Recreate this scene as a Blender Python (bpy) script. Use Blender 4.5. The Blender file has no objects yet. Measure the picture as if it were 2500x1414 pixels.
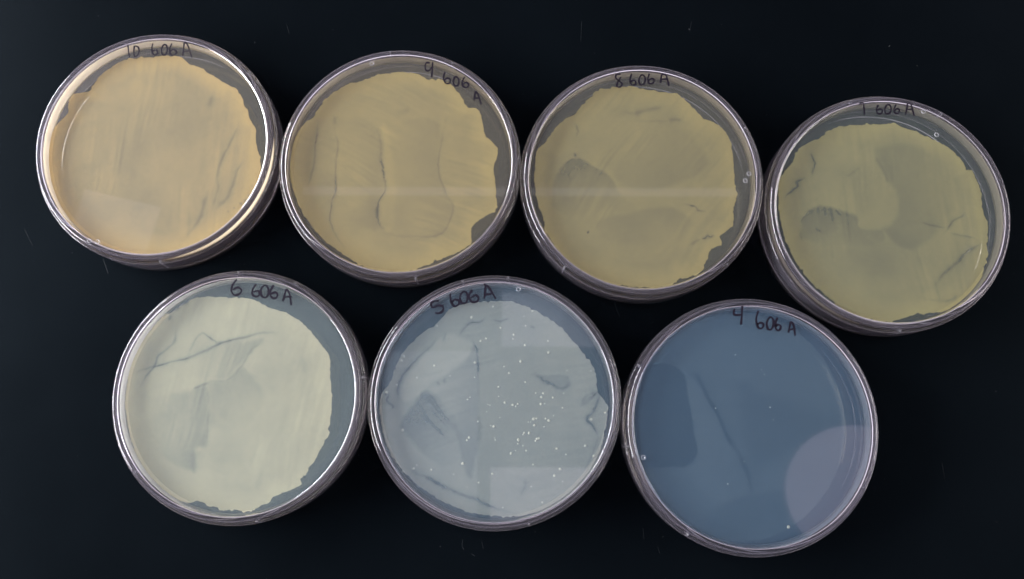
import bpy, bmesh, math, random
import numpy as np
from mathutils import Matrix, Vector

random.seed(7)
RNG = np.random.default_rng(7)
S = bpy.context.scene
COL = S.collection
R = math.radians

# ------------------------------------------------------------------ camera
FOC = 2100.0                       # focal length in pixels of the 2500 px wide photograph
CAM_Z = 0.3290743
PITCH, ROLL = -0.1766328, -0.0009897
cp, sp, cr, sr = math.cos(PITCH), math.sin(PITCH), math.cos(ROLL), math.sin(ROLL)
W2C = np.array([[1, 0, 0], [0, cp, -sp], [0, sp, cp]]) @ np.array([[cr, 0, sr], [0, 1, 0], [-sr, 0, cr]])
cam = bpy.data.cameras.new('camera')
cam.sensor_fit = 'HORIZONTAL'
cam.sensor_width = 36.0
cam.lens = 36.0 * FOC / 2500.0
cam.clip_start = 0.01
cam.clip_end = 50
cam_o = bpy.data.objects.new('camera', cam)
COL.objects.link(cam_o)
M4 = Matrix([list(r) + [0] for r in W2C.T] + [[0, 0, 0, 1]])
M4.translation = Vector((0, 0, CAM_Z))
cam_o.matrix_world = M4
S.camera = cam_o


def at(px, py, z):
    """the point of the horizontal plane at height z that lies under a pixel of the photograph"""
    d = W2C.T @ np.array([(px - 1250) / FOC, (707 - py) / FOC, -1.0])
    t = (z - CAM_Z) / d[2]
    return np.array([d[0] * t, d[1] * t, z])


# ------------------------------------------------------------------ world, lamps, exposure
world = bpy.data.worlds.new('World')
S.world = world
world.use_nodes = True
bg = world.node_tree.nodes['Background']
wt = world.node_tree
w_tc = wt.nodes.new('ShaderNodeTexCoord')
w_sp = wt.nodes.new('ShaderNodeSeparateXYZ')
w_rp = wt.nodes.new('ShaderNodeValToRGB')      # the room: pale walls low down, a dimmer ceiling above
wt.links.new(w_tc.outputs['Generated'], w_sp.inputs[0])
wt.links.new(w_sp.outputs['Z'], w_rp.inputs[0])
w_rp.color_ramp.elements[0].position = 0.25
w_rp.color_ramp.elements[0].color = (1.38, 1.28, 1.46, 1)
w_rp.color_ramp.elements[1].position = 0.72
w_rp.color_ramp.elements[1].color = (0.155, 0.155, 0.20, 1)
wt.links.new(w_rp.outputs[0], bg.inputs['Color'])
bg.inputs['Strength'].default_value = 1.0


def area(name, loc, target, sx, sy, power, color, shape='RECTANGLE'):
    l = bpy.data.lights.new(name, 'AREA')
    l.shape = shape
    l.size = sx
    l.size_y = sy
    l.energy = power
    l.color = color
    o = bpy.data.objects.new(name, l)
    COL.objects.link(o)
    o.location = loc
    o.rotation_euler = (Vector(target) - Vector(loc)).to_track_quat('-Z', 'Y').to_euler()
    return o


area('window_light', (-0.92, 0.16, 0.33), (0, 0.03, 0.02), 1.0, 0.5, 47.0, (0.95, 0.965, 1.0))
area('ceiling_light', (1.9, 0.2, 1.5), (0, 0, 0), 1.2, 0.6, 20.0, (1.0, 0.93, 0.86))


# a tube lamp and added lights, placed by their mirror images in the dish bottoms
MIRROR_Z, CEIL_Z = 0.01515, 1.9


def mirrored_lamp(name, corners, radiance, color, shape='RECTANGLE'):
    # the lamp hangs where a ray from the lens, mirrored by the dish bottoms, meets the ceiling
    def up(p):
        m = at(p[0], p[1], MIRROR_Z)
        return m[:2] * (CEIL_Z + CAM_Z - 2 * MIRROR_Z) / (CAM_Z - MIRROR_Z)
    a, b, c = (up(p) for p in corners)          # middle of two opposite short sides and half width point
    mid = (a + b) / 2
    ln = np.linalg.norm(b - a)
    wd = np.linalg.norm(c - a) * 2
    l = bpy.data.lights.new(name, 'AREA')
    l.shape = shape
    l.size, l.size_y = ln, wd
    ar = ln * wd * (math.pi / 4 if shape == 'ELLIPSE' else 1)
    l.energy = radiance * math.pi * ar
    l.color = color
    o = bpy.data.objects.new(name, l)
    COL.objects.link(o)
    o.location = (mid[0], mid[1], CEIL_Z)
    o.rotation_euler = (0, 0, math.atan2((b - a)[1], (b - a)[0]))
    return o


mirrored_lamp('tube_lamp', ((740, 466), (1800, 470), (740, 476)), 0.40, (1.0, 0.9, 1.0))
mirrored_lamp('added_disc_light', ((1918, 1200), (2262, 1200), (1918, 1365)), 0.60, (1.0, 0.74, 0.88), 'ELLIPSE')  # added: its mirror image stands in for lit ceiling beyond a dark arm
mirrored_lamp('added_disc_light', ((1368, 805), (1470, 790), (1368, 850)), 0.36, (1.0, 0.86, 0.98), 'ELLIPSE')  # added for the small pink patch mirrored at the dish's upper right
mirrored_lamp('added_panel_light', ((185, 525), (372, 570), (170, 590)), 0.42, (1.0, 0.86, 0.9))  # added to put a pinkish reflection in the upper left dish
mirrored_lamp('added_panel_light', ((1197, 1220), (1500, 1220), (1197, 1300)), 0.62, (1.0, 0.88, 0.98))  # added below a gap; with two more it outlines a phone's dark reflection
mirrored_lamp('added_panel_light', ((1225, 780), (1500, 780), (1225, 846)), 0.50, (0.95, 0.88, 1.0))  # added above the phone-shaped gap
mirrored_lamp('added_panel_light', ((940, 1060), (1166, 1060), (940, 1270)), 0.36, (0.95, 0.92, 1.0))  # added left of the phone-shaped gap


S.view_settings.view_transform = 'Standard'
S.view_settings.look = 'None'
S.view_settings.exposure = 0.0
S.view_settings.gamma = 1.0
S.view_settings.use_curve_mapping = False
S.render.engine = 'CYCLES'
S.cycles.use_denoising = True
S.cycles.max_bounces = 18
S.cycles.transmission_bounces = 16
S.cycles.transparent_max_bounces = 40
S.cycles.glossy_bounces = 8
S.cycles.sample_clamp_indirect = 6.0
S.cycles.blur_glossy = 0.3


# ------------------------------------------------------------------ materials
def new_mat(name):
    m = bpy.data.materials.new(name)
    m.use_nodes = True
    nt = m.node_tree
    for n in list(nt.nodes):
        nt.nodes.remove(n)
    out = nt.nodes.new('ShaderNodeOutputMaterial')
    return m, nt, out


def N(nt, kind, **kw):
    n = nt.nodes.new(kind)
    for k, v in kw.items():
        if k in n.inputs:
            n.inputs[k].default_value = v
        else:
            setattr(n, k, v)
    return n


def math_node(nt, op, a, b=None, clamp=False):
    n = nt.nodes.new('ShaderNodeMath')
    n.operation = op
    n.use_clamp = clamp
    for i, v in enumerate((a, b)):
        if v is None:
            continue
        if isinstance(v, (int, float)):
            n.inputs[i].default_value = v
        else:
            nt.links.new(v, n.inputs[i])
    return n.outputs[0]


def schlick(nt, f0):
    lw = N(nt, 'ShaderNodeLayerWeight', Blend=0.5)
    p5 = math_node(nt, 'POWER', lw.outputs['Facing'], 5.0)
    return math_node(nt, 'ADD', math_node(nt, 'MULTIPLY', p5, 1 - f0), f0)


def mat_sheet():
    """flat clear polystyrene: a thin pane that mirrors a few per cent and lets the rest through"""
    m, nt, out = new_mat('clear_plastic_sheet')
    tr = N(nt, 'ShaderNodeBsdfTransparent', Color=(0.985, 0.985, 0.99, 1))
    gl = N(nt, 'ShaderNodeBsdfGlossy', Color=(1, 1, 1, 1), Roughness=0.03)
    tc = N(nt, 'ShaderNodeTexCoord')
    no = N(nt, 'ShaderNodeTexNoise', Scale=60.0, Detail=2.0)
    bp = N(nt, 'ShaderNodeBump', Strength=0.008, Distance=0.00015)
    nt.links.new(tc.outputs['Object'], no.inputs['Vector'])
    nt.links.new(no.outputs['Fac'], bp.inputs['Height'])
    nt.links.new(bp.outputs['Normal'], gl.inputs['Normal'])
    mx = N(nt, 'ShaderNodeMixShader')
    nt.links.new(schlick(nt, 0.045), mx.inputs[0])
    nt.links.new(tr.outputs[0], mx.inputs[1])
    nt.links.new(gl.outputs[0], mx.inputs[2])
    nt.links.new(mx.outputs[0], out.inputs['Surface'])
    return m


def mat_glass():
    m, nt, out = new_mat('clear_plastic_wall')
    g = N(nt, 'ShaderNodeBsdfGlass', Color=(0.975, 0.965, 0.98, 1), Roughness=0.0, IOR=1.5)
    d = N(nt, 'ShaderNodeBsdfTranslucent', Color=(0.86, 0.81, 0.95, 1))
    d2 = N(nt, 'ShaderNodeBsdfDiffuse', Color=(0.86, 0.81, 0.95, 1))
    ad = N(nt, 'ShaderNodeMixShader', Fac=0.5)
    nt.links.new(d.outputs[0], ad.inputs[1])
    nt.links.new(d2.outputs[0], ad.inputs[2])
    mx = N(nt, 'ShaderNodeMixShader', Fac=0.022)
    nt.links.new(g.outputs[0], mx.inputs[1])
    nt.links.new(ad.outputs[0], mx.inputs[2])
    nt.links.new(mx.outputs[0], out.inputs['Surface'])
    return m


def mat_frost():
    m, nt, out = new_mat('moulded_plastic_mark')
    p = N(nt, 'ShaderNodeBsdfPrincipled', Roughness=0.15)
    p.inputs['Base Color'].default_value = (0.85, 0.85, 0.9, 1)
    p.inputs['Transmission Weight'].default_value = 0.85
    nt.links.new(p.outputs[0], out.inputs['Surface'])
    return m


def mat_agar(name, color, fac, trl=0.4):
    m, nt, out = new_mat(name)
    tr = N(nt, 'ShaderNodeBsdfTransparent', Color=(0.97, 0.965, 0.93, 1))
    d = N(nt, 'ShaderNodeBsdfDiffuse', Color=(*color, 1))
    t = N(nt, 'ShaderNodeBsdfTranslucent', Color=(*color, 1))
    ad = N(nt, 'ShaderNodeMixShader', Fac=trl)
    nt.links.new(d.outputs[0], ad.inputs[1])
    nt.links.new(t.outputs[0], ad.inputs[2])
    tc = N(nt, 'ShaderNodeTexCoord')
    no = N(nt, 'ShaderNodeTexNoise', Scale=18.0, Detail=3.0)
    nt.links.new(tc.outputs['Object'], no.inputs['Vector'])
    f = math_node(nt, 'MULTIPLY', math_node(nt, 'ADD', math_node(nt, 'MULTIPLY', no.outputs['Fac'], 0.3), 0.85), fac)
    mx = N(nt, 'ShaderNodeMixShader')
    nt.links.new(f, mx.inputs[0])
    nt.links.new(tr.outputs[0], mx.inputs[1])
    nt.links.new(ad.outputs[0], mx.inputs[2])
    nt.links.new(mx.outputs[0], out.inputs['Surface'])
    return m


def mat_lawn(name, thick, thin):
    """bacterial film: its thickness (an attribute of the mesh) sets how much it hides and how yellow it is"""
    m, nt, out = new_mat(name)
    at_ = N(nt, 'ShaderNodeAttribute', attribute_name='thickness')
    tc = N(nt, 'ShaderNodeTexCoord')
    no = N(nt, 'ShaderNodeTexNoise', Scale=900.0, Detail=2.0)
    nt.links.new(tc.outputs['Object'], no.inputs['Vector'])
    f = math_node(nt, 'ADD', at_.outputs['Fac'], math_node(nt, 'MULTIPLY', math_node(nt, 'SUBTRACT', no.outputs['Fac'], 0.5), 0.10), True)
    cm = N(nt, 'ShaderNodeMix', data_type='RGBA')
    cm.inputs[6].default_value = (*thin, 1)
    cm.inputs[7].default_value = (*thick, 1)
    nt.links.new(math_node(nt, 'MULTIPLY', f, 1.0, True), cm.inputs[0])
    d = N(nt, 'ShaderNodeBsdfDiffuse')
    t = N(nt, 'ShaderNodeBsdfTranslucent')
    nt.links.new(cm.outputs[2], d.inputs['Color'])
    nt.links.new(cm.outputs[2], t.inputs['Color'])
    ad = N(nt, 'ShaderNodeMixShader', Fac=0.25)
    nt.links.new(d.outputs[0], ad.inputs[1])
    nt.links.new(t.outputs[0], ad.inputs[2])
    tr = N(nt, 'ShaderNodeBsdfTransparent', Color=(0.95, 0.93, 0.88, 1))
    mx = N(nt, 'ShaderNodeMixShader')
    nt.links.new(f, mx.inputs[0])
    nt.links.new(tr.outputs[0], mx.inputs[1])
    nt.links.new(ad.outputs[0], mx.inputs[2])
    nt.links.new(mx.outputs[0], out.inputs['Surface'])
    return m


def mat_simple(name, color, rough=0.5, alpha=1.0):
    m, nt, out = new_mat(name)
    p = N(nt, 'ShaderNodeBsdfPrincipled', Roughness=rough)
    p.inputs['Base Color'].default_value = (*color, 1)
    p.inputs['Alpha'].default_value = alpha
    nt.links.new(p.outputs[0], out.inputs['Surface'])
    return m


def mat_ink():
    m, nt, out = new_mat('purple_black_marker_ink')
    d = N(nt, 'ShaderNodeBsdfPrincipled', Roughness=0.6)
    d.inputs['Specular IOR Level'].default_value = 0.1
    d.inputs['Base Color'].default_value = (0.010, 0.007, 0.014, 1)
    tr = N(nt, 'ShaderNodeBsdfTransparent', Color=(0.24, 0.19, 0.27, 1))
    tc = N(nt, 'ShaderNodeTexCoord')
    no = N(nt, 'ShaderNodeTexNoise', Scale=700.0, Detail=2.0)
    nt.links.new(tc.outputs['Object'], no.inputs['Vector'])
    f = math_node(nt, 'ADD', math_node(nt, 'MULTIPLY', no.outputs['Fac'], 0.4), 0.75, True)
    mx = N(nt, 'ShaderNodeMixShader')
    nt.links.new(f, mx.inputs[0])
    nt.links.new(tr.outputs[0], mx.inputs[1])
    nt.links.new(d.outputs[0], mx.inputs[2])
    nt.links.new(mx.outputs[0], out.inputs['Surface'])
    return m


def mat_bench():
    m, nt, out = new_mat('black_resin_bench')
    p = N(nt, 'ShaderNodeBsdfPrincipled')
    tc = N(nt, 'ShaderNodeTexCoord')
    n1 = N(nt, 'ShaderNodeTexNoise', Scale=9.0, Detail=5.0, Roughness=0.6)
    n2 = N(nt, 'ShaderNodeTexNoise', Scale=1400.0, Detail=2.0)
    for n in (n1, n2):
        nt.links.new(tc.outputs['Object'], n.inputs['Vector'])
    cm = N(nt, 'ShaderNodeMix', data_type='RGBA')
    cm.inputs[6].default_value = (0.0011, 0.0016, 0.0022, 1)
    cm.inputs[7].default_value = (0.0028, 0.0041, 0.0056, 1)
    nt.links.new(n1.outputs['Fac'], cm.inputs[0])
    nt.links.new(cm.outputs[2], p.inputs['Base Color'])
    r = math_node(nt, 'ADD', math_node(nt, 'MULTIPLY', n1.outputs['Fac'], 0.20), 0.28)
    nt.links.new(r, p.inputs['Roughness'])
    p.inputs['Specular IOR Level'].default_value = 0.026
    p.inputs['Specular Tint'].default_value = (0.36, 0.70, 1.0, 1)
    bp = N(nt, 'ShaderNodeBump', Strength=0.25, Distance=0.0001)
    nt.links.new(n2.outputs['Fac'], bp.inputs['Height'])
    nt.links.new(bp.outputs['Normal'], p.inputs['Normal'])
    nt.links.new(p.outputs[0], out.inputs['Surface'])
    return m


SHEET, WALL, FROST, INK = mat_sheet(), mat_glass(), mat_frost(), mat_ink()


# ------------------------------------------------------------------ mesh helpers
def link(name, me, mats, parent=None):
    o = bpy.data.objects.new(name, me)
    COL.objects.link(o)
    if me and not me.materials:
        for m in mats:
            me.materials.append(m)
    if parent:
        o.parent = parent
    return o


def mesh_np(name, V, F, smooth=True):
    me = bpy.data.meshes.new(name)
    me.from_pydata([tuple(v) for v in V], [], [tuple(f) for f in F])
    if smooth:
        me.polygons.foreach_set('use_smooth', [True] * len(me.polygons))
    me.update()
    return me


def lathe(name, prof, seg=256, sharp=40, flat_r=None):
    """closed profile of (r, z) points spun round the axis; faces between two points whose radii are both
    below flat_r use the second material"""
    V, F, mi = [], [], []
    n = len(prof)
    ang = [2 * math.pi * k / seg for k in range(seg)]
    idx = []
    for (r, z) in prof:
        if r < 1e-7:
            idx.append([len(V)] * seg)
            V.append((0, 0, z))
        else:
            idx.append(list(range(len(V), len(V) + seg)))
            V += [(r * math.cos(a), r * math.sin(a), z) for a in ang]
    for i in range(n - 1):
        a, b = idx[i], idx[i + 1]
        flat = flat_r is not None and max(prof[i][0], prof[i + 1][0]) <= flat_r
        for k in range(seg):
            k2 = (k + 1) % seg
            f = [a[k], a[k2], b[k2], b[k]]
            f = [v for j, v in enumerate(f) if v not in f[:j]]
            if len(f) > 2:
                F.append(f)
                mi.append(1 if flat else 0)
    me = mesh_np(name, V, F)
    me.polygons.foreach_set('material_index', mi)
    bm = bmesh.new()
    bm.from_mesh(me)
    bmesh.ops.recalc_face_normals(bm, faces=bm.faces)
    bm.to_mesh(me)
    bm.free()
    me.set_sharp_from_angle(angle=R(sharp))
    return me


def arc(cx, cz, r, a0, a1, n=6):
    return [(cx + r * math.cos(R(a0 + (a1 - a0) * k / n)), cz + r * math.sin(R(a0 + (a1 - a0) * k / n))) for k in range(n + 1)]


def smooth_line(P, closed=False, sub=8):
    P = np.asarray(P, float)
    n = len(P)
    if n < 3 and not closed:
        t = np.linspace(0, 1, sub + 1)[:, None]
        return P[0] * (1 - t) + P[-1] * t
    out = []
    rng_ = range(n) if closed else range(n - 1)
    for i in rng_:
        if closed:
            p0, p1, p2, p3 = P[(i - 1) % n], P[i], P[(i + 1) % n], P[(i + 2) % n]
        else:
            p0, p1, p2, p3 = P[max(i - 1, 0)], P[i], P[i + 1], P[min(i + 2, n - 1)]
        for k in range(sub):
            t = k / sub
            out.append(0.5 * ((2 * p1) + (-p0 + p2) * t + (2 * p0 - 5 * p1 + 4 * p2 - p3) * t * t + (-p0 + 3 * p1 - 3 * p2 + p3) * t ** 3))
    if not closed:
        out.append(P[-1])
    return np.array(out)


def seg_dist(X, Y, L):
    """distance from many points to a polyline, and how far along it (0..1) the nearest point lies"""
    best = np.full(X.shape, 1e9)
    along = np.zeros(X.shape)
    n = len(L) - 1
    for i in range(n):
        a, b = L[i], L[i + 1]
        d = b - a
        l2 = float(d @ d) + 1e-18
        t = np.clip(((X - a[0]) * d[0] + (Y - a[1]) * d[1]) / l2, 0, 1)
        ds = np.hypot(X - a[0] - t * d[0], Y - a[1] - t * d[1])
        m = ds < best
        best[m] = ds[m]
        along[m] = (i + t[m]) / n
    return best, along


def inside(X, Y, L):
    ins = np.zeros(X.shape, bool)
    n = len(L)
    j = n - 1
    for i in range(n):
        xi, yi, xj, yj = L[i][0], L[i][1], L[j][0], L[j][1]
        if yi != yj:
            ins ^= ((yi > Y) != (yj > Y)) & (X < (xj - xi) * (Y - yi) / (yj - yi) + xi)
        j = i
    return ins


_G = RNG.normal(size=(64, 64))


def vnoise(X, Y, s):
    """smooth value noise with features about s metres wide"""
    x, y = X / s + 100.3, Y / s + 57.7
    xi, yi = np.floor(x).astype(int), np.floor(y).astype(int)
    fx, fy = x - xi, y - yi
    fx, fy = fx * fx * (3 - 2 * fx), fy * fy * (3 - 2 * fy)
    g = lambda a, b: _G[a % 64, b % 64]
    return (g(xi, yi) * (1 - fx) + g(xi + 1, yi) * fx) * (1 - fy) + (g(xi, yi + 1) * (1 - fx) + g(xi + 1, yi + 1) * fx) * fy


# ------------------------------------------------------------------ the bench
bm = bmesh.new()
bmesh.ops.create_cube(bm, size=1.0)
for v in bm.verts:
    v.co = Vector((v.co.x * 2.4, v.co.y * 1.5 + 0.1, v.co.z * 0.03 - 0.015))
me = bpy.data.meshes.new('bench_top')
bm.to_mesh(me)
bm.free()
bench = link('bench_top', me, [mat_bench()])
bench['kind'] = 'structure'

# ------------------------------------------------------------------ dish geometry (metres; the dish lies upside down on its lid)
RL, HL = 0.0465, 0.0125            # lid: outer radius, wall height
RB, HB = 0.0452, 0.0155            # base: outer radius, height of its (upward) bottom
AG_R, AG_T = 0.0433, 0.0042        # agar slab
AG_TOP = HB - 0.0013
AG_BOT = AG_TOP - AG_T
LAWN_Z = AG_BOT - 0.00004

lid_prof = ([(0, 0.0004), (RL - 0.0046, 0.0004), (RL - 0.004, 0.0004), (RL - 0.0035, 0.0)] + arc(RL - 0.0009, 0.0009, 0.0009, -90, 0, 6)
            + arc(RL - 0.0005, HL - 0.0005, 0.0005, 0, 90, 5) + arc(RL - 0.0006, HL - 0.0004, 0.0004, 90, 180, 4)
            + [(RL - 0.00105, 0.0026)] + arc(RL - 0.00205, 0.0026, 0.0010, 0, -90, 5) + [(RL - 0.004, 0.0016), (RL - 0.0046, 0.0016), (0, 0.0016)])
LID = lathe('lid', lid_prof, flat_r=RL - 0.0039)
base_prof = ([(0, HB - 0.00018), (AG_R - 0.0007, HB - 0.00018), (AG_R - 0.0002, HB - 0.00018), (AG_R + 0.0001, HB - 0.0001), (AG_R + 0.0004, HB)] + arc(RB - 0.0009, HB - 0.0009, 0.0009, 90, 0, 7)
             + arc(RB + 0.00005 - 0.0004, 0.0026, 0.0004, 0, -90, 4) + arc(RB - 0.0008, 0.0026, 0.0004, -90, -180, 4)
             + [(RB - 0.0013, AG_BOT), (RB - 0.0016, AG_TOP - 0.0008)] + arc(AG_R - 0.0002, AG_TOP + 0.0009 - 0.001, 0.0006, 20, 80, 3)
             + [(AG_R - 0.0006, HB - 0.0012), (AG_R - 0.001, HB - 0.0012), (0, HB - 0.0012)])
BASE = lathe('base', base_prof, flat_r=AG_R - 0.0001)
ag_prof = ([(0, AG_TOP), (AG_R - 0.0016, AG_TOP), (AG_R - 0.0011, AG_TOP)] + arc(AG_R - 0.0009, AG_TOP - 0.0006, 0.0006, 90, 0, 4)
           + [(AG_R - 0.0001, AG_BOT - 0.0009)] + [(AG_R - 0.0004, AG_BOT - 0.0006), (AG_R - 0.001, AG_BOT - 0.0002), (AG_R - 0.002, AG_BOT), (AG_R - 0.003, AG_BOT), (0, AG_BOT)])
AGAR = lathe('agar', ag_prof, flat_r=AG_R - 0.00045)

bm = bmesh.new()
bmesh.ops.create_cube(bm, size=1.0)
for v in bm.verts:
    v.co = Vector((v.co.x * 0.0012, v.co.y * 0.0008, v.co.z * 0.0075))
bmesh.ops.bevel(bm, geom=list(bm.edges), offset=0.00018, segments=2, affect='EDGES', profile=0.5)
RIB = bpy.data.meshes.new('vent_rib')
bm.to_mesh(RIB)
bm.free()


def torus_mesh(name, Rr, r, a=28, b=8):
    V, F = [], []
    for i in range(a):
        for j in range(b):
            t, p = 2 * math.pi * i / a, 2 * math.pi * j / b
            V.append(((Rr + r * math.cos(p)) * math.cos(t), (Rr + r * math.cos(p)) * math.sin(t), r * math.sin(p)))
            F.append((i * b + j, ((i + 1) % a) * b + j, ((i + 1) % a) * b + (j + 1) % b, i * b + (j + 1) % b))
    return mesh_np(name, V, F)


MARK = torus_mesh('mould_mark', 0.00072, 0.00017)


def colony_mesh():
    bm = bmesh.new()
    bmesh.ops.create_icosphere(bm, subdivisions=2, radius=1.0)
    for v in bm.verts:
        v.co.z *= 0.6
    me = bpy.data.meshes.new('colony')
    bm.to_mesh(me)
    bm.free()
    me.polygons.foreach_set('use_smooth', [True] * len(me.polygons))
    return me


COLONY = colony_mesh()


def lawn_mesh(name, outline, lines, zones, base, nvar, edge=0.0, sub=4):
    """film spread over the underside of the agar: rings from its middle out to the traced, ragged margin"""
    B = smooth_line(outline, True, sub)
    c = B.mean(axis=0)
    ang = np.arctan2(B[:, 1] - c[1], B[:, 0] - c[0])
    rad = np.hypot(B[:, 1] - c[1], B[:, 0] - c[0])
    o = np.argsort(ang)
    ang, rad = ang[o], rad[o]
    A, K = 900, 96
    th = np.linspace(-math.pi, math.pi, A, endpoint=False)
    rr = np.interp(th, np.r_[ang - 2 * math.pi, ang, ang + 2 * math.pi], np.r_[rad, rad, rad])
    px, py = c[0] + rr * np.cos(th), c[1] + rr * np.sin(th)
    rr = rr + 0.00020 * vnoise(px, py, 0.0012) + 0.00016 * vnoise(px, py, 0.00055)
    rr = np.minimum(rr, AG_R + 0.02)
    k = (np.arange(1, K + 1) / K) ** 0.75
    X = c[0] + np.outer(k, rr * np.cos(th)).ravel()
    Y = c[1] + np.outer(k, rr * np.sin(th)).ravel()
    rd = np.hypot(X, Y)
    lim = AG_R - 0.0005
    s = np.where(rd > lim, lim / np.maximum(rd, 1e-9), 1)
    X, Y = X * s, Y * s
    X, Y = np.r_[c[0], X], np.r_[c[1], Y]
    T = np.full(X.shape, base)
    sa = RNG.uniform(0, 3.1)
    u_, v_ = X * math.cos(sa) + Y * math.sin(sa), -X * math.sin(sa) + Y * math.cos(sa) + 0.0015 * vnoise(X, Y, 0.02)
    T += nvar * 0.8 * vnoise(u_ * 0.08, v_, 0.0011) * np.clip(0.5 + vnoise(X, Y, 0.015), 0, 1)
    T += nvar * (0.5 * vnoise(X, Y, 0.012) + 0.3 * vnoise(X + 0.01, Y, 0.005) + 0.22 * vnoise(X, Y - 0.03, 0.0018))
    wx, wy = X + 0.0004 * vnoise(X, Y, 0.006) + 0.00014 * vnoise(X, Y, 0.0011), Y + 0.0004 * vnoise(X + 1, Y, 0.006) + 0.00014 * vnoise(X, Y + 2, 0.0011)
    for (P, soft, amt, fade) in zones:
        L = smooth_line(P, True, 5)
        d, _ = seg_dist(wx, wy, np.vstack([L, L[:1]]))
        sd = np.where(inside(wx, wy, L), d, -d)
        g = np.clip(sd / soft + 0.4, 0, 1)
        if fade is not None:
            fa, fb = fade
            fd = fb - fa
            g = g * np.clip(1.0 - ((wx - fa[0]) * fd[0] + (wy - fa[1]) * fd[1]) / float(fd @ fd), 0, 1)
        T -= amt * g
    for (P, w, amt) in lines:
        L = smooth_line(P, False, 5)
        d, al = seg_dist(wx, wy, L)
        taper = np.clip(np.minimum(al, 1 - al) * 5, 0.25, 1)
        br = 0.80 + 0.25 * vnoise(X, Y, 0.005)
        T -= amt * (0.7 * np.exp(-(d / (w * 0.36)) ** 2) + 0.28 * np.exp(-(d / (w * 1.1)) ** 2)) * taper * np.clip(br, 0.3, 1.2)
    if edge:
        kk = np.r_[0, np.repeat(k, A)]
        T += edge * np.clip((kk - 0.78) / 0.2, 0, 1)
    T = np.clip(T, 0.02, 0.99)
    V = np.stack([X, Y, np.full(X.shape, LAWN_Z)], 1)
    F = [(0, 1 + j, 1 + (j + 1) % A) for j in range(A)]
    for i in range(K - 1):
        a, b = 1 + i * A, 1 + (i + 1) * A
        F += [(a + j, b + j, b + (j + 1) % A, a + (j + 1) % A) for j in range(A)]
    me = mesh_np(name, V, F)
    att = me.attributes.new('thickness', 'FLOAT', 'POINT')
    att.data.foreach_set('value', T.astype(np.float32))
    return me


def ribbon_mesh(name, strokes, width, z):
    V, F = [], []
    for P in strokes:
        L = smooth_line(P, False, 6)
        n = len(L)
        T = np.gradient(L, axis=0)
        T /= np.maximum(np.linalg.norm(T, axis=1), 1e-9)[:, None]
        nn = np.stack([-T[:, 1], T[:, 0]], 1)
        b = len(V)
        ph = random.random() * 6
        for i in range(n):
            w = width * 0.5 * (0.92 + 0.16 * math.sin(ph + i * 0.45))
            if i in (0, n - 1):
                w *= 0.72
            for s, dz in ((-1, 0), (-1, 0.00003), (1, 0.00003), (1, 0)):
                V.append((L[i, 0] + s * nn[i, 0] * w, L[i, 1] + s * nn[i, 1] * w, z + dz + b * 2e-8))
        for i in range(n - 1):
            q, r = b + 4 * i, b + 4 * i + 4
            F += [(q + 1, q + 2, r + 2, r + 1), (q, q + 1, r + 1, r), (q + 2, q + 3, r + 3, r + 2), (q + 3, q, r, r + 3)]
        F += [(b, b + 3, b + 2, b + 1), (b + 4 * n - 4, b + 4 * n - 3, b + 4 * n - 2, b + 4 * n - 1)]
    return mesh_np(name, V, F, smooth=False)


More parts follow.
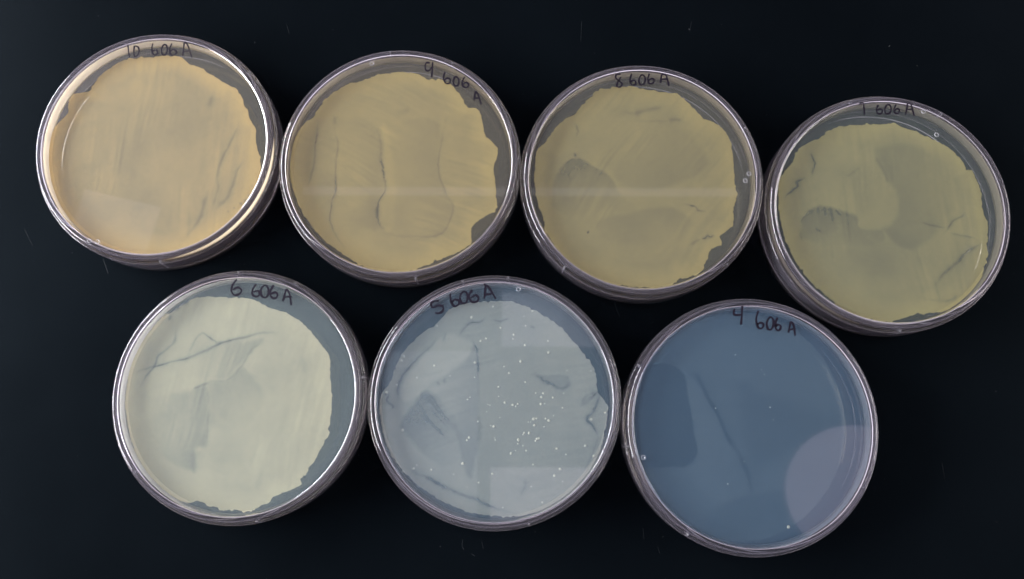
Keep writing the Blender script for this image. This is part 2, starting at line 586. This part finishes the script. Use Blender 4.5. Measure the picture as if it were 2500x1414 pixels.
# ------------------------------------------------------------------ the seven dishes
DISHES = [
    dict(
        loc=(-0.13721, 0.11252),
        zoom=(60, 60, 2.244),
        label='dish marked 10 606 A with full tan growth, its left rim glowing white',
        side=(0.95, 0.83, 0.6),
        side_fac=0.95,  # rim made denser so its pale colour carries the window's glow
        agar=(0.5, 0.49, 0.44),
        agar_fac=0.14,
        thick=(0.71, 0.515, 0.225),
        thin=(0.5, 0.51, 0.42),
        base=0.71,
        nvar=0.05,
        edge=0.31,
        outline=[(600, 185), (680, 180), (780, 172), (860, 180), (900, 215), (960, 240), (1040, 285), (1110, 330), (1160, 355), (1190, 400), (1205, 440), (1225, 480), (1240, 530), (1265, 570), (1268, 630), (1280, 690), (1292, 750), (1297, 820), (1275, 900), (1205, 1020), (1105, 1120), (1000, 1190), (880, 1248), (760, 1278), (640, 1268), (560, 1248), (470, 1238), (380, 1205), (270, 1150), (190, 1050), (140, 920), (118, 800), (122, 680), (155, 580), (205, 520), (238, 485), (240, 440), (265, 385), (350, 365), (390, 310), (430, 265), (480, 230), (540, 197)],
        lines=[([(1165, 560), (1120, 650), (1080, 740), (1060, 800), (1050, 870)], 1.3, 0.4), ([(1190, 740), (1150, 830), (1120, 930), (1050, 1010)], 1.2, 0.22), ([(1055, 860), (1048, 930), (1040, 990)], 0.9, 0.25), ([(1025, 390), (1010, 455)], 2.0, 0.22), ([(1000, 930), (960, 1060), (870, 1180)], 2.0, 0.28), ([(1252, 882), (1246, 890)], 0.8, 0.7), ([(1236, 930), (1228, 942)], 0.9, 0.8), ([(1214, 955), (1206, 968)], 0.9, 0.8), ([(1196, 982), (1178, 975)], 0.8, 0.6), ([(1148, 1000), (1144, 1004)], 0.7, 0.6), ([(1116, 1026), (1113, 1030)], 0.6, 0.6), ([(1224, 968), (1215, 978)], 0.7, 0.6)],
        zones=[([(420, 560), (640, 420), (900, 330), (1010, 480), (930, 640), (760, 700), (560, 860), (430, 800)], 11.9, 0.08), ([(250, 900), (500, 880), (760, 920), (900, 1010), (850, 1130), (600, 1120), (300, 1040)], 10.2, 0.05), ([(560, 600), (640, 560), (680, 700), (600, 900), (520, 820)], 5.1, 0.05), ([(880, 520), (1080, 480), (1000, 620), (760, 680), (700, 640)], 3.4, 0.04, [(1000, 560), (760, 640)])],
        ink=[[(565, 108), (568, 140), (573, 178)], [(602, 115), (598, 140), (600, 172), (614, 172), (626, 150), (622, 125), (604, 115)], [(702, 103), (696, 135), (704, 162), (720, 165), (728, 148), (714, 138), (700, 146)], [(762, 108), (750, 132), (754, 162), (770, 165), (782, 140), (776, 114), (762, 108)], [(806, 103), (794, 135), (800, 162), (820, 166), (832, 148), (816, 136), (798, 146)], [(866, 172), (870, 135), (874, 98)], [(874, 98), (892, 110), (916, 180)], [(868, 150), (908, 142)]],
        ink_w=0.75,
        ribs=[(392, 655), (600, 185), (112, 330)],
        marks=[(238, 590), (218, 588)],
    ),
    dict(
        loc=(-0.04338, 0.10573),
        zoom=(660, 100, 2.281),
        label='dish marked 9 606 A with long vertical streaks, touching the 10 dish',
        side=(0.72, 0.62, 0.42),
        agar=(0.52, 0.49, 0.4),
        agar_fac=0.13,
        thick=(0.56, 0.445, 0.185),
        thin=(0.42, 0.39, 0.29),
        base=0.77,
        nvar=0.045,
        edge=0.22,
        outline=[(700, 175), (800, 180), (855, 200), (875, 214), (960, 220), (1010, 245), (1050, 290), (1075, 330), (1090, 365), (1110, 370), (1150, 375), (1170, 410), (1185, 460), (1190, 510), (1215, 545), (1265, 600), (1262, 650), (1243, 700), (1250, 770), (1258, 850), (1262, 910), (1250, 950), (1200, 975), (1150, 1010), (1120, 1045), (1120, 1110), (1105, 1140), (1040, 1180), (940, 1220), (840, 1260), (740, 1285), (640, 1285), (560, 1270), (480, 1235), (380, 1170), (280, 1090), (200, 990), (140, 870), (110, 760), (112, 640), (140, 540), (190, 460), (240, 425), (250, 400), (290, 350), (300, 325), (350, 290), (430, 240), (500, 225), (560, 205), (600, 190)],
        lines=[([(360, 485), (372, 570), (365, 700), (362, 830), (345, 900), (338, 1000), (360, 1080), (400, 1150)], 0.7, 0.34), ([(610, 520), (620, 640), (638, 740), (632, 820), (605, 880), (600, 960), (615, 1030), (640, 1070)], 0.8, 0.41), ([(985, 420), (960, 540), (940, 640), (950, 760), (975, 850), (1010, 910), (1010, 980), (970, 1060), (900, 1085), (800, 1095), (640, 1080)], 0.9, 0.22), ([(260, 450), (250, 600), (235, 720), (215, 800)], 1.0, 0.32), ([(345, 420), (360, 470)], 1.5, 0.2), ([(700, 400), (780, 380)], 3.0, 0.12), ([(590, 900), (598, 1000)], 1.4, 0.15)],
        zones=[([(620, 470), (655, 480), (680, 640), (685, 820), (690, 1000), (670, 1070), (620, 1060), (605, 920), (640, 800), (630, 620)], 1.53, -0.07), ([(430, 960), (490, 910), (600, 880), (605, 1045), (500, 1040), (440, 1010)], 2.38, 0.14, [(590, 960), (400, 970)]), ([(690, 480), (940, 440), (935, 640), (950, 760), (985, 860), (1012, 940), (970, 1060), (880, 1090), (690, 1090), (690, 800)], 1.7, 0.098, [(980, 800), (640, 820)]), ([(370, 480), (600, 470), (632, 700), (600, 880), (480, 890), (366, 850)], 2.04, 0.098, [(610, 700), (380, 700)]), ([(250, 450), (350, 480), (362, 830), (340, 1000), (230, 900), (215, 760)], 2.55, 0.07, [(355, 700), (220, 700)])],
        ink=[[(888, 122), (868, 122), (862, 150), (872, 166), (888, 160), (904, 140)], [(904, 118), (902, 160), (898, 202)], [(972, 172), (964, 205), (974, 232), (994, 236), (1002, 218), (988, 206), (970, 216)], [(1030, 198), (1018, 222), (1026, 248), (1044, 246), (1050, 220), (1038, 200), (1030, 198)], [(1082, 200), (1068, 228), (1074, 252), (1094, 258), (1104, 242), (1090, 230), (1074, 240)], [(1134, 332), (1138, 306), (1142, 280)], [(1142, 280), (1158, 300), (1174, 354)], [(1138, 318), (1168, 318)]],
        ink_w=0.8,
        ribs=[(1016, 687), (1252, 388), (955, 152), (1103, 158)],
        marks=[(908, 155)],
    ),
    dict(
        loc=(0.04923, 0.09939),
        zoom=(1240, 140, 2.281),
        label='dish marked 8 606 A with a dark dome patch in its olive growth',
        side=(0.7, 0.62, 0.44),
        agar=(0.48, 0.49, 0.41),
        agar_fac=0.13,
        thick=(0.525, 0.43, 0.18),
        thin=(0.4, 0.38, 0.27),
        base=0.77,
        nvar=0.045,
        edge=0.22,
        outline=[(630, 160), (700, 165), (760, 180), (860, 195), (940, 205), (985, 235), (1040, 290), (1090, 340), (1160, 370), (1200, 405), (1235, 460), (1250, 520), (1255, 590), (1262, 680), (1275, 740), (1270, 800), (1252, 855), (1262, 890), (1245, 945), (1200, 980), (1180, 1000), (1192, 1030), (1170, 1050), (1130, 1070), (1112, 1090), (1115, 1120), (1095, 1160), (1080, 1190), (1010, 1225), (950, 1240), (915, 1270), (860, 1280), (780, 1283), (680, 1278), (590, 1265), (500, 1235), (400, 1180), (320, 1120), (260, 1050), (210, 970), (200, 910), (165, 800), (148, 700), (150, 600), (165, 520), (210, 470), (260, 400), (310, 350), (370, 320), (410, 270), (450, 230), (490, 190), (560, 170)],
        lines=[([(375, 535), (374, 548), (372, 562)], 1.0, 0.6), ([(320, 600), (345, 580), (370, 568)], 0.8, 0.3), ([(380, 370), (382, 410), (380, 440)], 0.7, 0.28), ([(700, 312), (760, 300), (870, 280)], 2.4, 0.24), ([(895, 358), (930, 350), (970, 350)], 1.8, 0.26), ([(640, 300), (700, 310)], 1.2, 0.15), ([(990, 818), (1040, 830), (1060, 850), (1095, 862)], 0.8, 0.5), ([(1085, 1015), (1110, 1002), (1142, 992)], 0.8, 0.5), ([(446, 968), (444, 982)], 0.6, 0.9), ([(1015, 1050), (1080, 1015)], 1.6, 0.2), ([(400, 580), (405, 640)], 1.2, 0.12), ([(330, 620), (350, 690)], 1.2, 0.1), ([(720, 355), (800, 358), (890, 360)], 1.0, 0.12)],
        zones=[([(250, 700), (300, 606), (350, 576), (410, 570), (480, 608), (560, 660), (610, 720), (650, 790), (690, 858), (500, 900), (280, 860)], 1.2, 0.32, [(420, 600), (470, 900)]), ([(560, 420), (760, 330), (1000, 420), (1110, 560), (1105, 612), (1000, 680), (830, 745), (700, 735), (610, 680), (520, 560)], 2.38, 0.136, [(950, 690), (740, 340)]), ([(690, 860), (800, 838), (900, 835), (960, 860), (1020, 930), (900, 1080), (600, 1050), (480, 930), (560, 880)], 1.7, 0.136, [(760, 850), (740, 1080)])],
        ink=[[(628, 94), (606, 96), (600, 112), (618, 130), (636, 148), (624, 166), (606, 158), (614, 134), (630, 110)], [(690, 90), (680, 125), (688, 150), (708, 152), (712, 134), (696, 128), (684, 138)], [(742, 98), (730, 122), (736, 150), (756, 150), (766, 122), (756, 100), (742, 98)], [(788, 90), (780, 120), (788, 145), (810, 142), (814, 124), (800, 118), (784, 128)], [(850, 142), (853, 118), (857, 94)], [(857, 94), (878, 96), (888, 120), (898, 160)], [(854, 122), (890, 120)]],
        ink_w=0.8,
        ribs=[(1375, 656), (1776, 645), (1850, 300)],
        marks=[(1820, 441), (1829, 424)],
    ),
    dict(
        loc=(0.14224, 0.08649),
        zoom=(1830, 210, 2.245),
        label='dish marked 7 606 A with olive growth ringed by teal gel, farthest right',
        side=(0.66, 0.62, 0.46),
        agar=(0.38, 0.47, 0.45),
        agar_fac=0.13,
        thick=(0.585, 0.5, 0.215),
        thin=(0.42, 0.4, 0.28),
        base=0.77,
        nvar=0.045,
        edge=0.22,
        outline=[(600, 212), (650, 208), (720, 212), (800, 208), (830, 225), (900, 250), (960, 270), (1030, 305), (1090, 340), (1130, 375), (1160, 405), (1180, 440), (1195, 465), (1215, 455), (1230, 490), (1250, 530), (1265, 580), (1275, 640), (1285, 700), (1300, 745), (1308, 800), (1300, 860), (1303, 930), (1285, 990), (1275, 1060), (1250, 1120), (1180, 1180), (1090, 1230), (1000, 1245), (900, 1255), (830, 1275), (760, 1298), (680, 1285), (600, 1265), (500, 1215), (420, 1150), (330, 1070), (270, 990), (220, 900), (185, 800), (160, 700), (158, 600), (165, 520), (190, 470), (240, 410), (250, 375), (300, 320), (380, 290), (430, 245), (500, 222)],
        lines=[([(340, 365), (348, 430), (345, 490)], 0.8, 0.6), ([(190, 610), (230, 575), (260, 550), (255, 520), (300, 500)], 1.0, 0.5), ([(1175, 700), (1155, 720), (1120, 735), (1095, 770), (1075, 802)], 1.0, 0.55), ([(1070, 780), (1010, 760), (950, 745)], 1.0, 0.22), ([(1100, 810), (1160, 825), (1230, 835)], 1.0, 0.24), ([(1265, 860), (1200, 915), (1150, 960), (1080, 1020), (1020, 1090)], 1.7, 0.38), ([(692, 380), (730, 450), (770, 540)], 2.4, 0.22), ([(1150, 1150), (1080, 1180), (940, 1160)], 1.4, 0.18), ([(340, 672), (335, 700)], 0.4, 0.35), ([(375, 668), (372, 705)], 0.4, 0.3), ([(410, 668), (420, 720)], 0.5, 0.35), ([(440, 675), (470, 750)], 0.5, 0.35), ([(475, 685), (500, 720)], 0.4, 0.3), ([(285, 760), (300, 715), (340, 672)], 0.7, 0.3), ([(360, 780), (390, 800)], 1.0, 0.2), ([(280, 800), (300, 850)], 0.8, 0.2), ([(520, 500), (570, 470), (600, 440)], 1.4, 0.15)],
        zones=[([(285, 790), (295, 725), (340, 668), (420, 665), (500, 688), (570, 706), (595, 720), (600, 760), (640, 785), (720, 792), (700, 860), (480, 880), (320, 850)], 1.3, 0.324, [(480, 690), (490, 890)]), ([(690, 345), (720, 420), (760, 500), (800, 570), (812, 640), (800, 710), (770, 760), (720, 790), (900, 900), (1100, 700), (1150, 500), (1000, 350), (800, 320)], 2.21, 0.17550000000000002, [(790, 620), (1130, 540)]), ([(600, 790), (720, 792), (800, 830), (1000, 960), (800, 1060), (560, 1000), (430, 900)], 8.84, 0.0936), ([(480, 480), (600, 430), (700, 500), (690, 640), (620, 690), (560, 640)], 6.63, 0.0819), ([(1075, 800), (1100, 765), (1160, 720), (1180, 800), (1240, 830), (1110, 812)], 2.21, -0.0468)],
        ink=[[(602, 94), (622, 92), (628, 120), (630, 160)], [(706, 102), (696, 128), (704, 150), (722, 150), (728, 132), (714, 126), (700, 134)], [(754, 102), (742, 125), (748, 150), (768, 148), (777, 122), (768, 104), (754, 102)], [(804, 102), (792, 126), (798, 148), (816, 148), (822, 130), (808, 124), (796, 134)], [(856, 158), (862, 125), (867, 94)], [(867, 94), (884, 100), (894, 128), (903, 164)], [(860, 128), (896, 126)]],
        ink_w=0.75,
        ribs=[(2198, 811), (2085, 268), (2297, 276)],
        marks=[(2287, 329), (2255, 272)],
    ),
    dict(
        loc=(-0.10025, 0.0173),
        zoom=(250, 640, 2.11),
        label='dish marked 6 606 A with cream growth and a clear crescent at right',
        side=(0.9, 0.9, 0.8),
        agar=(0.43, 0.54, 0.58),
        agar_fac=0.2,
        thick=(0.81, 0.71, 0.48),
        thin=(0.6, 0.58, 0.49),
        base=0.84,
        nvar=0.05,
        edge=0.12,
        outline=[(540, 178), (620, 182), (720, 185), (790, 200), (860, 235), (940, 260), (1010, 300), (1060, 345), (1105, 395), (1140, 440), (1165, 480), (1175, 520), (1172, 590), (1180, 660), (1180, 760), (1165, 850), (1168, 890), (1150, 920), (1125, 960), (1090, 1030), (1030, 1110), (1020, 1150), (960, 1180), (880, 1210), (860, 1235), (790, 1270), (740, 1285), (680, 1278), (610, 1280), (590, 1262), (540, 1250), (490, 1232), (440, 1240), (350, 1210), (250, 1130), (180, 1000), (135, 860), (118, 720), (130, 600), (160, 470), (230, 370), (320, 270), (350, 265), (400, 225), (470, 190)],
        lines=[([(180, 565), (260, 540), (330, 520), (430, 500), (520, 460), (600, 420), (690, 395), (800, 370), (890, 365)], 1.1, 0.48), ([(430, 500), (470, 420), (515, 365), (550, 385), (600, 420)], 0.9, 0.36), ([(195, 640), (230, 580), (265, 540), (280, 480), (340, 440), (370, 390), (385, 340)], 1.0, 0.38), ([(345, 300), (352, 288), (360, 275)], 1.0, 0.6), ([(380, 250), (410, 222), (440, 208)], 1.0, 0.5), ([(480, 960), (475, 1020), (480, 1080)], 5.0, 0.14), ([(550, 622), (500, 645), (470, 665)], 1.4, 0.36), ([(550, 618), (640, 600), (720, 545), (770, 450), (840, 412)], 1.0, 0.2), ([(540, 660), (545, 760), (535, 940)], 1.0, 0.2), ([(600, 780), (640, 800)], 4, 0.1), ([(1030, 480), (1050, 580)], 3, 0.14), ([(1010, 320), (1060, 400)], 3, 0.08)],
        zones=[([(470, 500), (560, 430), (690, 405), (800, 400), (830, 402), (780, 450), (720, 530), (640, 590), (560, 608), (490, 590)], 1.9, 0.221, [(720, 520), (430, 540)]), ([(545, 625), (640, 605), (720, 550), (800, 620), (840, 700), (760, 850), (560, 850), (545, 740)], 2.28, 0.221, [(600, 620), (740, 860)]), ([(230, 700), (440, 672), (500, 650), (535, 660), (540, 800), (530, 940), (485, 955), (480, 1080), (440, 1080), (300, 1000), (220, 860)], 1.9, 0.272, [(530, 820), (230, 820)]), ([(740, 540), (900, 480), (1020, 540), (960, 640), (800, 640)], 7.6, 0.068), ([(300, 520), (430, 500), (600, 425), (520, 365), (420, 480)], 2.8499999999999996, 0.051)],
        ink=[[(692, 88), (672, 115), (664, 145), (676, 168), (702, 166), (716, 146), (698, 130), (672, 142)], [(792, 114), (774, 140), (774, 168), (794, 178), (810, 164), (800, 148), (778, 154)], [(834, 118), (816, 142), (820, 174), (842, 182), (856, 158), (850, 128), (834, 118)], [(882, 118), (866, 148), (868, 178), (890, 186), (902, 170), (890, 156), (868, 164)], [(930, 202), (938, 170), (946, 138)], [(946, 138), (962, 160), (973, 222)], [(936, 180), (976, 178)]],
        ink_w=0.95,
        ribs=[(627, 1273), (328, 1156), (583, 664), (716, 700), (884, 922)],
        marks=[],
        side_fac=0.7,  # denser rim here too, for the cream glow of window light
    ),
    dict(
        loc=(-0.00669, 0.01547),
        zoom=(880, 650, 2.1106),
        label='dish marked 5 606 A with grey film dotted by many tiny pale colonies',
        side=(0.6, 0.66, 0.72),
        agar=(0.3, 0.46, 0.6),
        agar_fac=0.17,
        thick=(0.7, 0.66, 0.54),
        thin=(0.5, 0.54, 0.54),
        base=0.64,
        nvar=0.03,
        edge=0.05,
        outline=[(740, 182), (800, 190), (870, 215), (950, 255), (1030, 315), (1100, 390), (1160, 460), (1200, 520), (1215, 590), (1225, 650), (1255, 690), (1275, 740), (1262, 850), (1235, 950), (1180, 1070), (1090, 1170), (960, 1250), (840, 1285), (740, 1290), (620, 1280), (480, 1240), (340, 1160), (220, 1060), (150, 950), (110, 830), (100, 720), (105, 660), (160, 590), (180, 520), (230, 430), (300, 360), (400, 290), (470, 215), (560, 190), (640, 182)],
        lines=[([(515, 350), (545, 310), (575, 290), (610, 285), (645, 268)], 0.9, 0.42), ([(680, 275), (720, 285), (760, 272)], 0.8, 0.22), ([(580, 395), (600, 440), (610, 500), (605, 560)], 0.8, 0.36), ([(380, 390), (320, 450), (260, 500), (220, 560), (195, 610), (190, 660), (195, 695)], 1.0, 0.36), ([(440, 340), (420, 400)], 0.9, 0.2), ([(390, 600), (410, 620)], 0.8, 0.4), ([(430, 570), (432, 605)], 0.8, 0.3), ([(145, 660), (138, 700), (165, 722), (158, 742)], 0.8, 0.42), ([(132, 650), (130, 670)], 0.8, 0.4), ([(905, 555), (930, 580), (980, 605), (1030, 635), (1070, 615), (1065, 580)], 1.8, 0.26), ([(1215, 640), (1170, 680), (1130, 710)], 1.4, 0.42), ([(1220, 650), (1200, 720), (1160, 780), (1200, 820), (1230, 880)], 1.2, 0.45), ([(1130, 708), (1160, 662), (1200, 640)], 1.0, 0.36), ([(240, 1040), (330, 1090), (450, 1150), (560, 1195), (680, 1240), (800, 1278)], 1.4, 0.34), ([(320, 1080), (420, 1140), (500, 1165)], 1.0, 0.2), ([(310, 650), (400, 740), (480, 840)], 0.9, 0.2), ([(340, 650), (420, 740), (480, 830)], 0.7, 0.18), ([(285, 690), (360, 800), (440, 880)], 0.9, 0.16), ([(370, 740), (450, 830)], 0.9, 0.2), ([(300, 760), (420, 860)], 0.8, 0.13), ([(875, 315), (900, 320)], 1.0, 0.25), ([(830, 1180), (850, 1140), (855, 1100)], 1.2, 0.2), ([(1225, 880), (1200, 960), (1150, 1060)], 1.0, 0.2)],
        zones=[([(215, 800), (262, 730), (312, 650), (350, 650), (420, 700), (490, 800), (530, 900), (500, 1010), (400, 1030), (310, 950), (235, 860)], 1.6, 0.3, [(250, 740), (560, 960)]), ([(580, 395), (612, 500), (610, 900), (560, 1100), (500, 900), (440, 720), (350, 640), (430, 565), (540, 490)], 1.2, 0.14, [(600, 700), (380, 640)]), ([(880, 560), (930, 585), (1030, 640), (1068, 620), (1070, 580), (1040, 560)], 1, 0.12), ([(440, 350), (570, 390), (540, 480), (430, 560), (330, 640), (230, 700), (200, 640), (290, 500)], 1.2, -0.1)],
        ink=[[(404, 178), (382, 180), (362, 190)], [(362, 190), (372, 214), (400, 202), (424, 208), (424, 230), (404, 242), (384, 240)], [(462, 138), (466, 180), (484, 206), (506, 196), (506, 178), (486, 172), (470, 186)], [(530, 130), (512, 155), (520, 188), (542, 188), (553, 158), (544, 134), (530, 130)], [(576, 122), (560, 152), (572, 182), (600, 182), (608, 162), (592, 150), (568, 162)], [(638, 168), (642, 130), (646, 92)], [(634, 92), (656, 104), (678, 135), (697, 168)], [(640, 148), (684, 140)]],
        ink_w=1.0,
        ribs=[(1289, 1274), (1130, 688), (1484, 894), (1240, 683)],
        marks=[(1266, 706)],
        colonies=[(683, 208, 0.46), (573, 263, 0.46), (395, 308, 0.46), (843, 258, 0.46), (887, 232, 0.46), (852, 307, 0.46), (723, 318, 0.46), (790, 353, 0.46), (787, 375, 0.46), (848, 407, 0.46), (967, 385, 0.46), (970, 445, 0.46), (648, 372, 0.46), (620, 385, 0.46), (826, 490, 0.46), (740, 517, 0.46), (767, 550, 0.46), (850, 597, 0.46), (463, 565, 0.46), (590, 497, 0.46), (588, 572, 0.46), (382, 512, 0.46), (290, 575, 0.46), (223, 465, 0.46), (213, 487, 0.46), (187, 612, 0.46), (135, 650, 0.46), (1065, 537, 0.46), (1187, 540, 0.46), (712, 622, 0.46), (713, 670, 0.46), (905, 653, 0.46), (943, 655, 0.46), (933, 675, 0.46), (993, 677, 0.46), (1048, 655, 0.46), (745, 703, 0.46), (785, 715, 0.46), (800, 722, 0.46), (812, 710, 0.46), (657, 713, 0.46), (668, 716, 0.46), (650, 750, 0.46), (565, 675, 0.46), (552, 687, 0.46), (930, 710, 0.46), (950, 708, 0.46), (1042, 730, 0.46), (995, 770, 0.46), (972, 795, 0.46), (955, 785, 0.46), (719, 780, 0.46), (605, 800, 0.46), (672, 822, 0.46), (688, 826, 0.46), (865, 803, 0.46), (878, 803, 0.46), (893, 787, 0.46), (908, 785, 0.46), (948, 828, 0.46), (898, 820, 0.46), (845, 860, 0.46), (838, 868, 0.46), (870, 860, 0.46), (910, 890, 0.46), (920, 888, 0.46), (903, 900, 0.46), (692, 885, 0.46), (695, 895, 0.46), (560, 883, 0.46), (548, 897, 0.46), (815, 895, 0.46), (812, 915, 0.46), (838, 925, 0.46), (800, 950, 0.46), (777, 965, 0.46), (855, 950, 0.46), (1190, 790, 0.46), (1263, 755, 0.46), (1012, 940, 0.46), (1060, 970, 0.46), (1160, 925, 0.46), (1203, 978, 0.46), (890, 1022, 0.46), (528, 1017, 0.46), (480, 1073, 0.46), (290, 1025, 0.46), (275, 1043, 0.46), (218, 845, 0.46), (365, 1050, 0.46), (610, 1115, 0.46), (548, 1140, 0.46), (680, 1070, 0.46), (1030, 1045, 0.46), (1000, 1080, 0.46), (1042, 1110, 0.46), (880, 1135, 0.46), (937, 1218, 0.46), (733, 1245, 0.46)],
    ),
    dict(
        loc=(0.08643, 0.00653),
        zoom=(1490, 710, 2.11),
        label='clear blue dish marked 4 606 A, nearly bare with one diagonal scratch',
        side=(0.52, 0.6, 0.7),
        agar=(0.205, 0.38, 0.58),
        agar_fac=0.2,
        thick=(0.4, 0.45, 0.45),
        thin=(0.34, 0.42, 0.48),
        base=0.22,
        nvar=0.02,
        edge=0.0,
        outline=[(1208.0, 705.0), (1199.6, 807.5), (1174.7, 906.8), (1133.9, 1000.0), (1078.6, 1084.2), (1010.5, 1157.0), (931.5, 1216.0), (844.1, 1259.4), (751.0, 1286.0), (655.0, 1295.0), (559.0, 1286.0), (465.9, 1259.4), (378.5, 1216.0), (299.5, 1157.0), (231.4, 1084.2), (176.1, 1000.0), (135.3, 906.8), (110.4, 807.5), (102.0, 705.0), (110.4, 602.5), (135.3, 503.2), (176.1, 410.0), (231.4, 325.8), (299.5, 253.0), (378.5, 194.0), (465.9, 150.6), (559.0, 124.0), (655.0, 115.0), (751.0, 124.0), (844.1, 150.6), (931.5, 194.0), (1010.5, 253.0), (1078.6, 325.8), (1133.9, 410.0), (1174.7, 503.2), (1199.6, 602.5)],
        lines=[([(380, 440), (440, 450), (500, 545), (580, 690), (640, 820), (700, 930), (725, 1020)], 2.0, 0.26)],
        zones=[([(60, 520), (150, 390), (240, 372), (320, 385), (385, 450), (395, 540), (420, 640), (445, 760), (440, 830), (400, 895), (320, 908), (200, 900), (80, 850), (40, 650)], 0.8, 0.19), ([(480, 1180), (560, 1110), (700, 1060), (860, 1030), (910, 1080), (930, 1180), (990, 1260), (900, 1400), (700, 1420), (480, 1350)], 1.5, 0.08), ([(660, 480), (700, 870), (800, 900), (1000, 800), (1150, 740), (1190, 640), (1000, 600), (800, 520)], 4, 0.07), ([(395, 470), (440, 470), (580, 700), (700, 930), (700, 1050), (560, 1100), (440, 1000), (430, 900), (450, 830), (420, 640)], 1.0, -0.05)],  # first zone: a phone's dark reflection, put into the film's thickness
        ink=[[(640, 92), (638, 122), (674, 124)], [(680, 78), (678, 125), (674, 175)], [(764, 102), (752, 145), (762, 188), (782, 192), (790, 174), (774, 164), (758, 174)], [(820, 136), (806, 165), (814, 198), (834, 194), (842, 162), (834, 140), (820, 136)], [(862, 138), (850, 172), (858, 202), (874, 200), (878, 182), (864, 174), (852, 184)], [(918, 216), (924, 188), (930, 158)], [(930, 158), (944, 176), (953, 232)], [(918, 202), (956, 194)]],
        ink_w=1.0,
        ribs=[(1680, 1304), (1548, 886), (2088, 1180), (1530, 1090)],
        marks=[(1571, 1117)],
        colonies=[(645, 330, 0.24), (778, 407, 0.32000000000000006), (793, 432, 0.27999999999999997), (823, 600, 0.24), (543, 605, 0.27999999999999997), (840, 665, 0.2), (918, 1217, 0.65), (605, 995, 0.24), (690, 880, 0.2), (410, 540, 0.2)],
    ),
]


proto = None
for D in DISHES:
    cx, cy = D['loc']
    root = bpy.data.objects.new('petri_dish', None)
    root.empty_display_size = 0.02
    COL.objects.link(root)
    root.location = (cx, cy, 0.0)
    root['label'] = D['label']
    root['category'] = 'petri dish'
    root['group'] = 'petri dishes lying upside down on the bench'
    ox, oy, k = D['zoom']

    def loc2(p, z):
        q = at(ox + p[0] / k, oy + p[1] / k, z)
        return np.array([q[0] - cx, q[1] - cy])

    def pts(P, z):
        return [loc2(p, z) for p in P]

    link('lid', LID, [WALL, SHEET], root)
    link('base', BASE, [WALL, SHEET], root)
    ag = link('agar', AGAR.copy(), [], root)
    ag.data.materials.append(mat_agar('agar_rim', D['side'], D.get('side_fac', 0.45), 0.75))
    ag.data.materials.append(mat_agar('agar_gel', D['agar'], D['agar_fac']))
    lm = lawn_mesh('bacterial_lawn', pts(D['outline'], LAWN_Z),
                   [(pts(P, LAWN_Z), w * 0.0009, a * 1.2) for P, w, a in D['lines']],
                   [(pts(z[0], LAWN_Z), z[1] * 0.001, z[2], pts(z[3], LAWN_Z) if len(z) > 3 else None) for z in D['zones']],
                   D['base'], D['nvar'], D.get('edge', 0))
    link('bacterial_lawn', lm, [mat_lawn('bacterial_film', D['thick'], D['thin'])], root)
    wr = ribbon_mesh('marker_writing', [pts(P, HB) for P in D['ink']], D['ink_w'] * 0.00085, HB - 0.00016)
    link('marker_writing', wr, [INK], root)
    for p in D['ribs']:
        q = at(p[0], p[1], HL)
        a = math.atan2(q[1] - cy, q[0] - cx)
        o = link('vent_rib', RIB, [FROST], root)
        o.location = ((RL - 0.0011) * math.cos(a), (RL - 0.0011) * math.sin(a), HL - 0.0034)
        o.rotation_euler = (0, 0, a)
    for p in D['marks']:
        q = at(p[0], p[1], HB)
        o = link('mould_mark', MARK, [FROST], root)
        o.location = (q[0] - cx, q[1] - cy, HB - 0.0001)
    if D.get('colonies'):
        cm_ = mat_simple('pale_colony', (0.50, 0.50, 0.42), 0.5)
        for (x, y, r) in D['colonies']:
            q = loc2((x, y), LAWN_Z)
            o = link('colony', COLONY, [cm_], root)
            o.location = (q[0], q[1], LAWN_Z - 0.00008)
            rr = r * 0.001 * random.uniform(0.6, 1.3)
            o.scale = (rr, rr * random.uniform(0.85, 1.1), rr)

# ------------------------------------------------------------------ scratches and dust on the bench
SCR = mat_simple('scratched_resin', (0.016, 0.022, 0.028), 0.6, 0.35)
SCRATCHES = [             ([(1420, 52), (1418, 102)], 0.28), ([(1688, 52), (1684, 78)], 0.25), ([(252, 632), (258, 650), (264, 668)], 0.3), ([(1500, 735), (1504, 752), (1512, 772)], 0.25),
             ([(1130, 1318), (1128, 1332), (1133, 1342)], 0.3), ([(1176, 1322), (1180, 1340)], 0.3), ([(905, 1150), (918, 1144), (932, 1138)], 0.25),              ([(1570, 1290), (1572, 1316)], 0.25), ([(1606, 1335), (1611, 1352)], 0.3),
             ([(700, 60), (706, 84)], 0.2), ([(60, 560), (80, 600)], 0.2), ([(2300, 1130), (2306, 1168)], 0.2), ([(1150, 1352), (1160, 1358)], 0.3)]
for P, w in SCRATCHES:
    L = [at(p[0], p[1], 0.0)[:2] for p in P]
    o = link('scratch', ribbon_mesh('scratch', [L], w * 0.0005, 0.00002), [SCR], bench)

DUST = mat_simple('grey_dust', (0.30, 0.32, 0.33), 0.9)
V, F = [], []
rg = np.random.default_rng(3)
for i in range(420):
    x, y = rg.uniform(-0.26, 0.26), rg.uniform(-0.13, 0.20)
    r = 0.00004 + 0.00011 * rg.random() ** 4
    b = len(V)
    a0 = rg.uniform(0, 6)
    for kx in range(5):
        a = a0 + kx * 1.2566
        q = r * rg.uniform(0.6, 1.3)
        V.append((x + q * math.cos(a), y + q * 0.8 * math.sin(a), 0.00001))
    V.append((x, y, 0.00001 + r))
    F += [(b + kx, b + (kx + 1) % 5, b + 5) for kx in range(5)]
dust = link('dust', mesh_np('dust', V, F, False), [DUST], bench)
dust['kind'] = 'stuff'
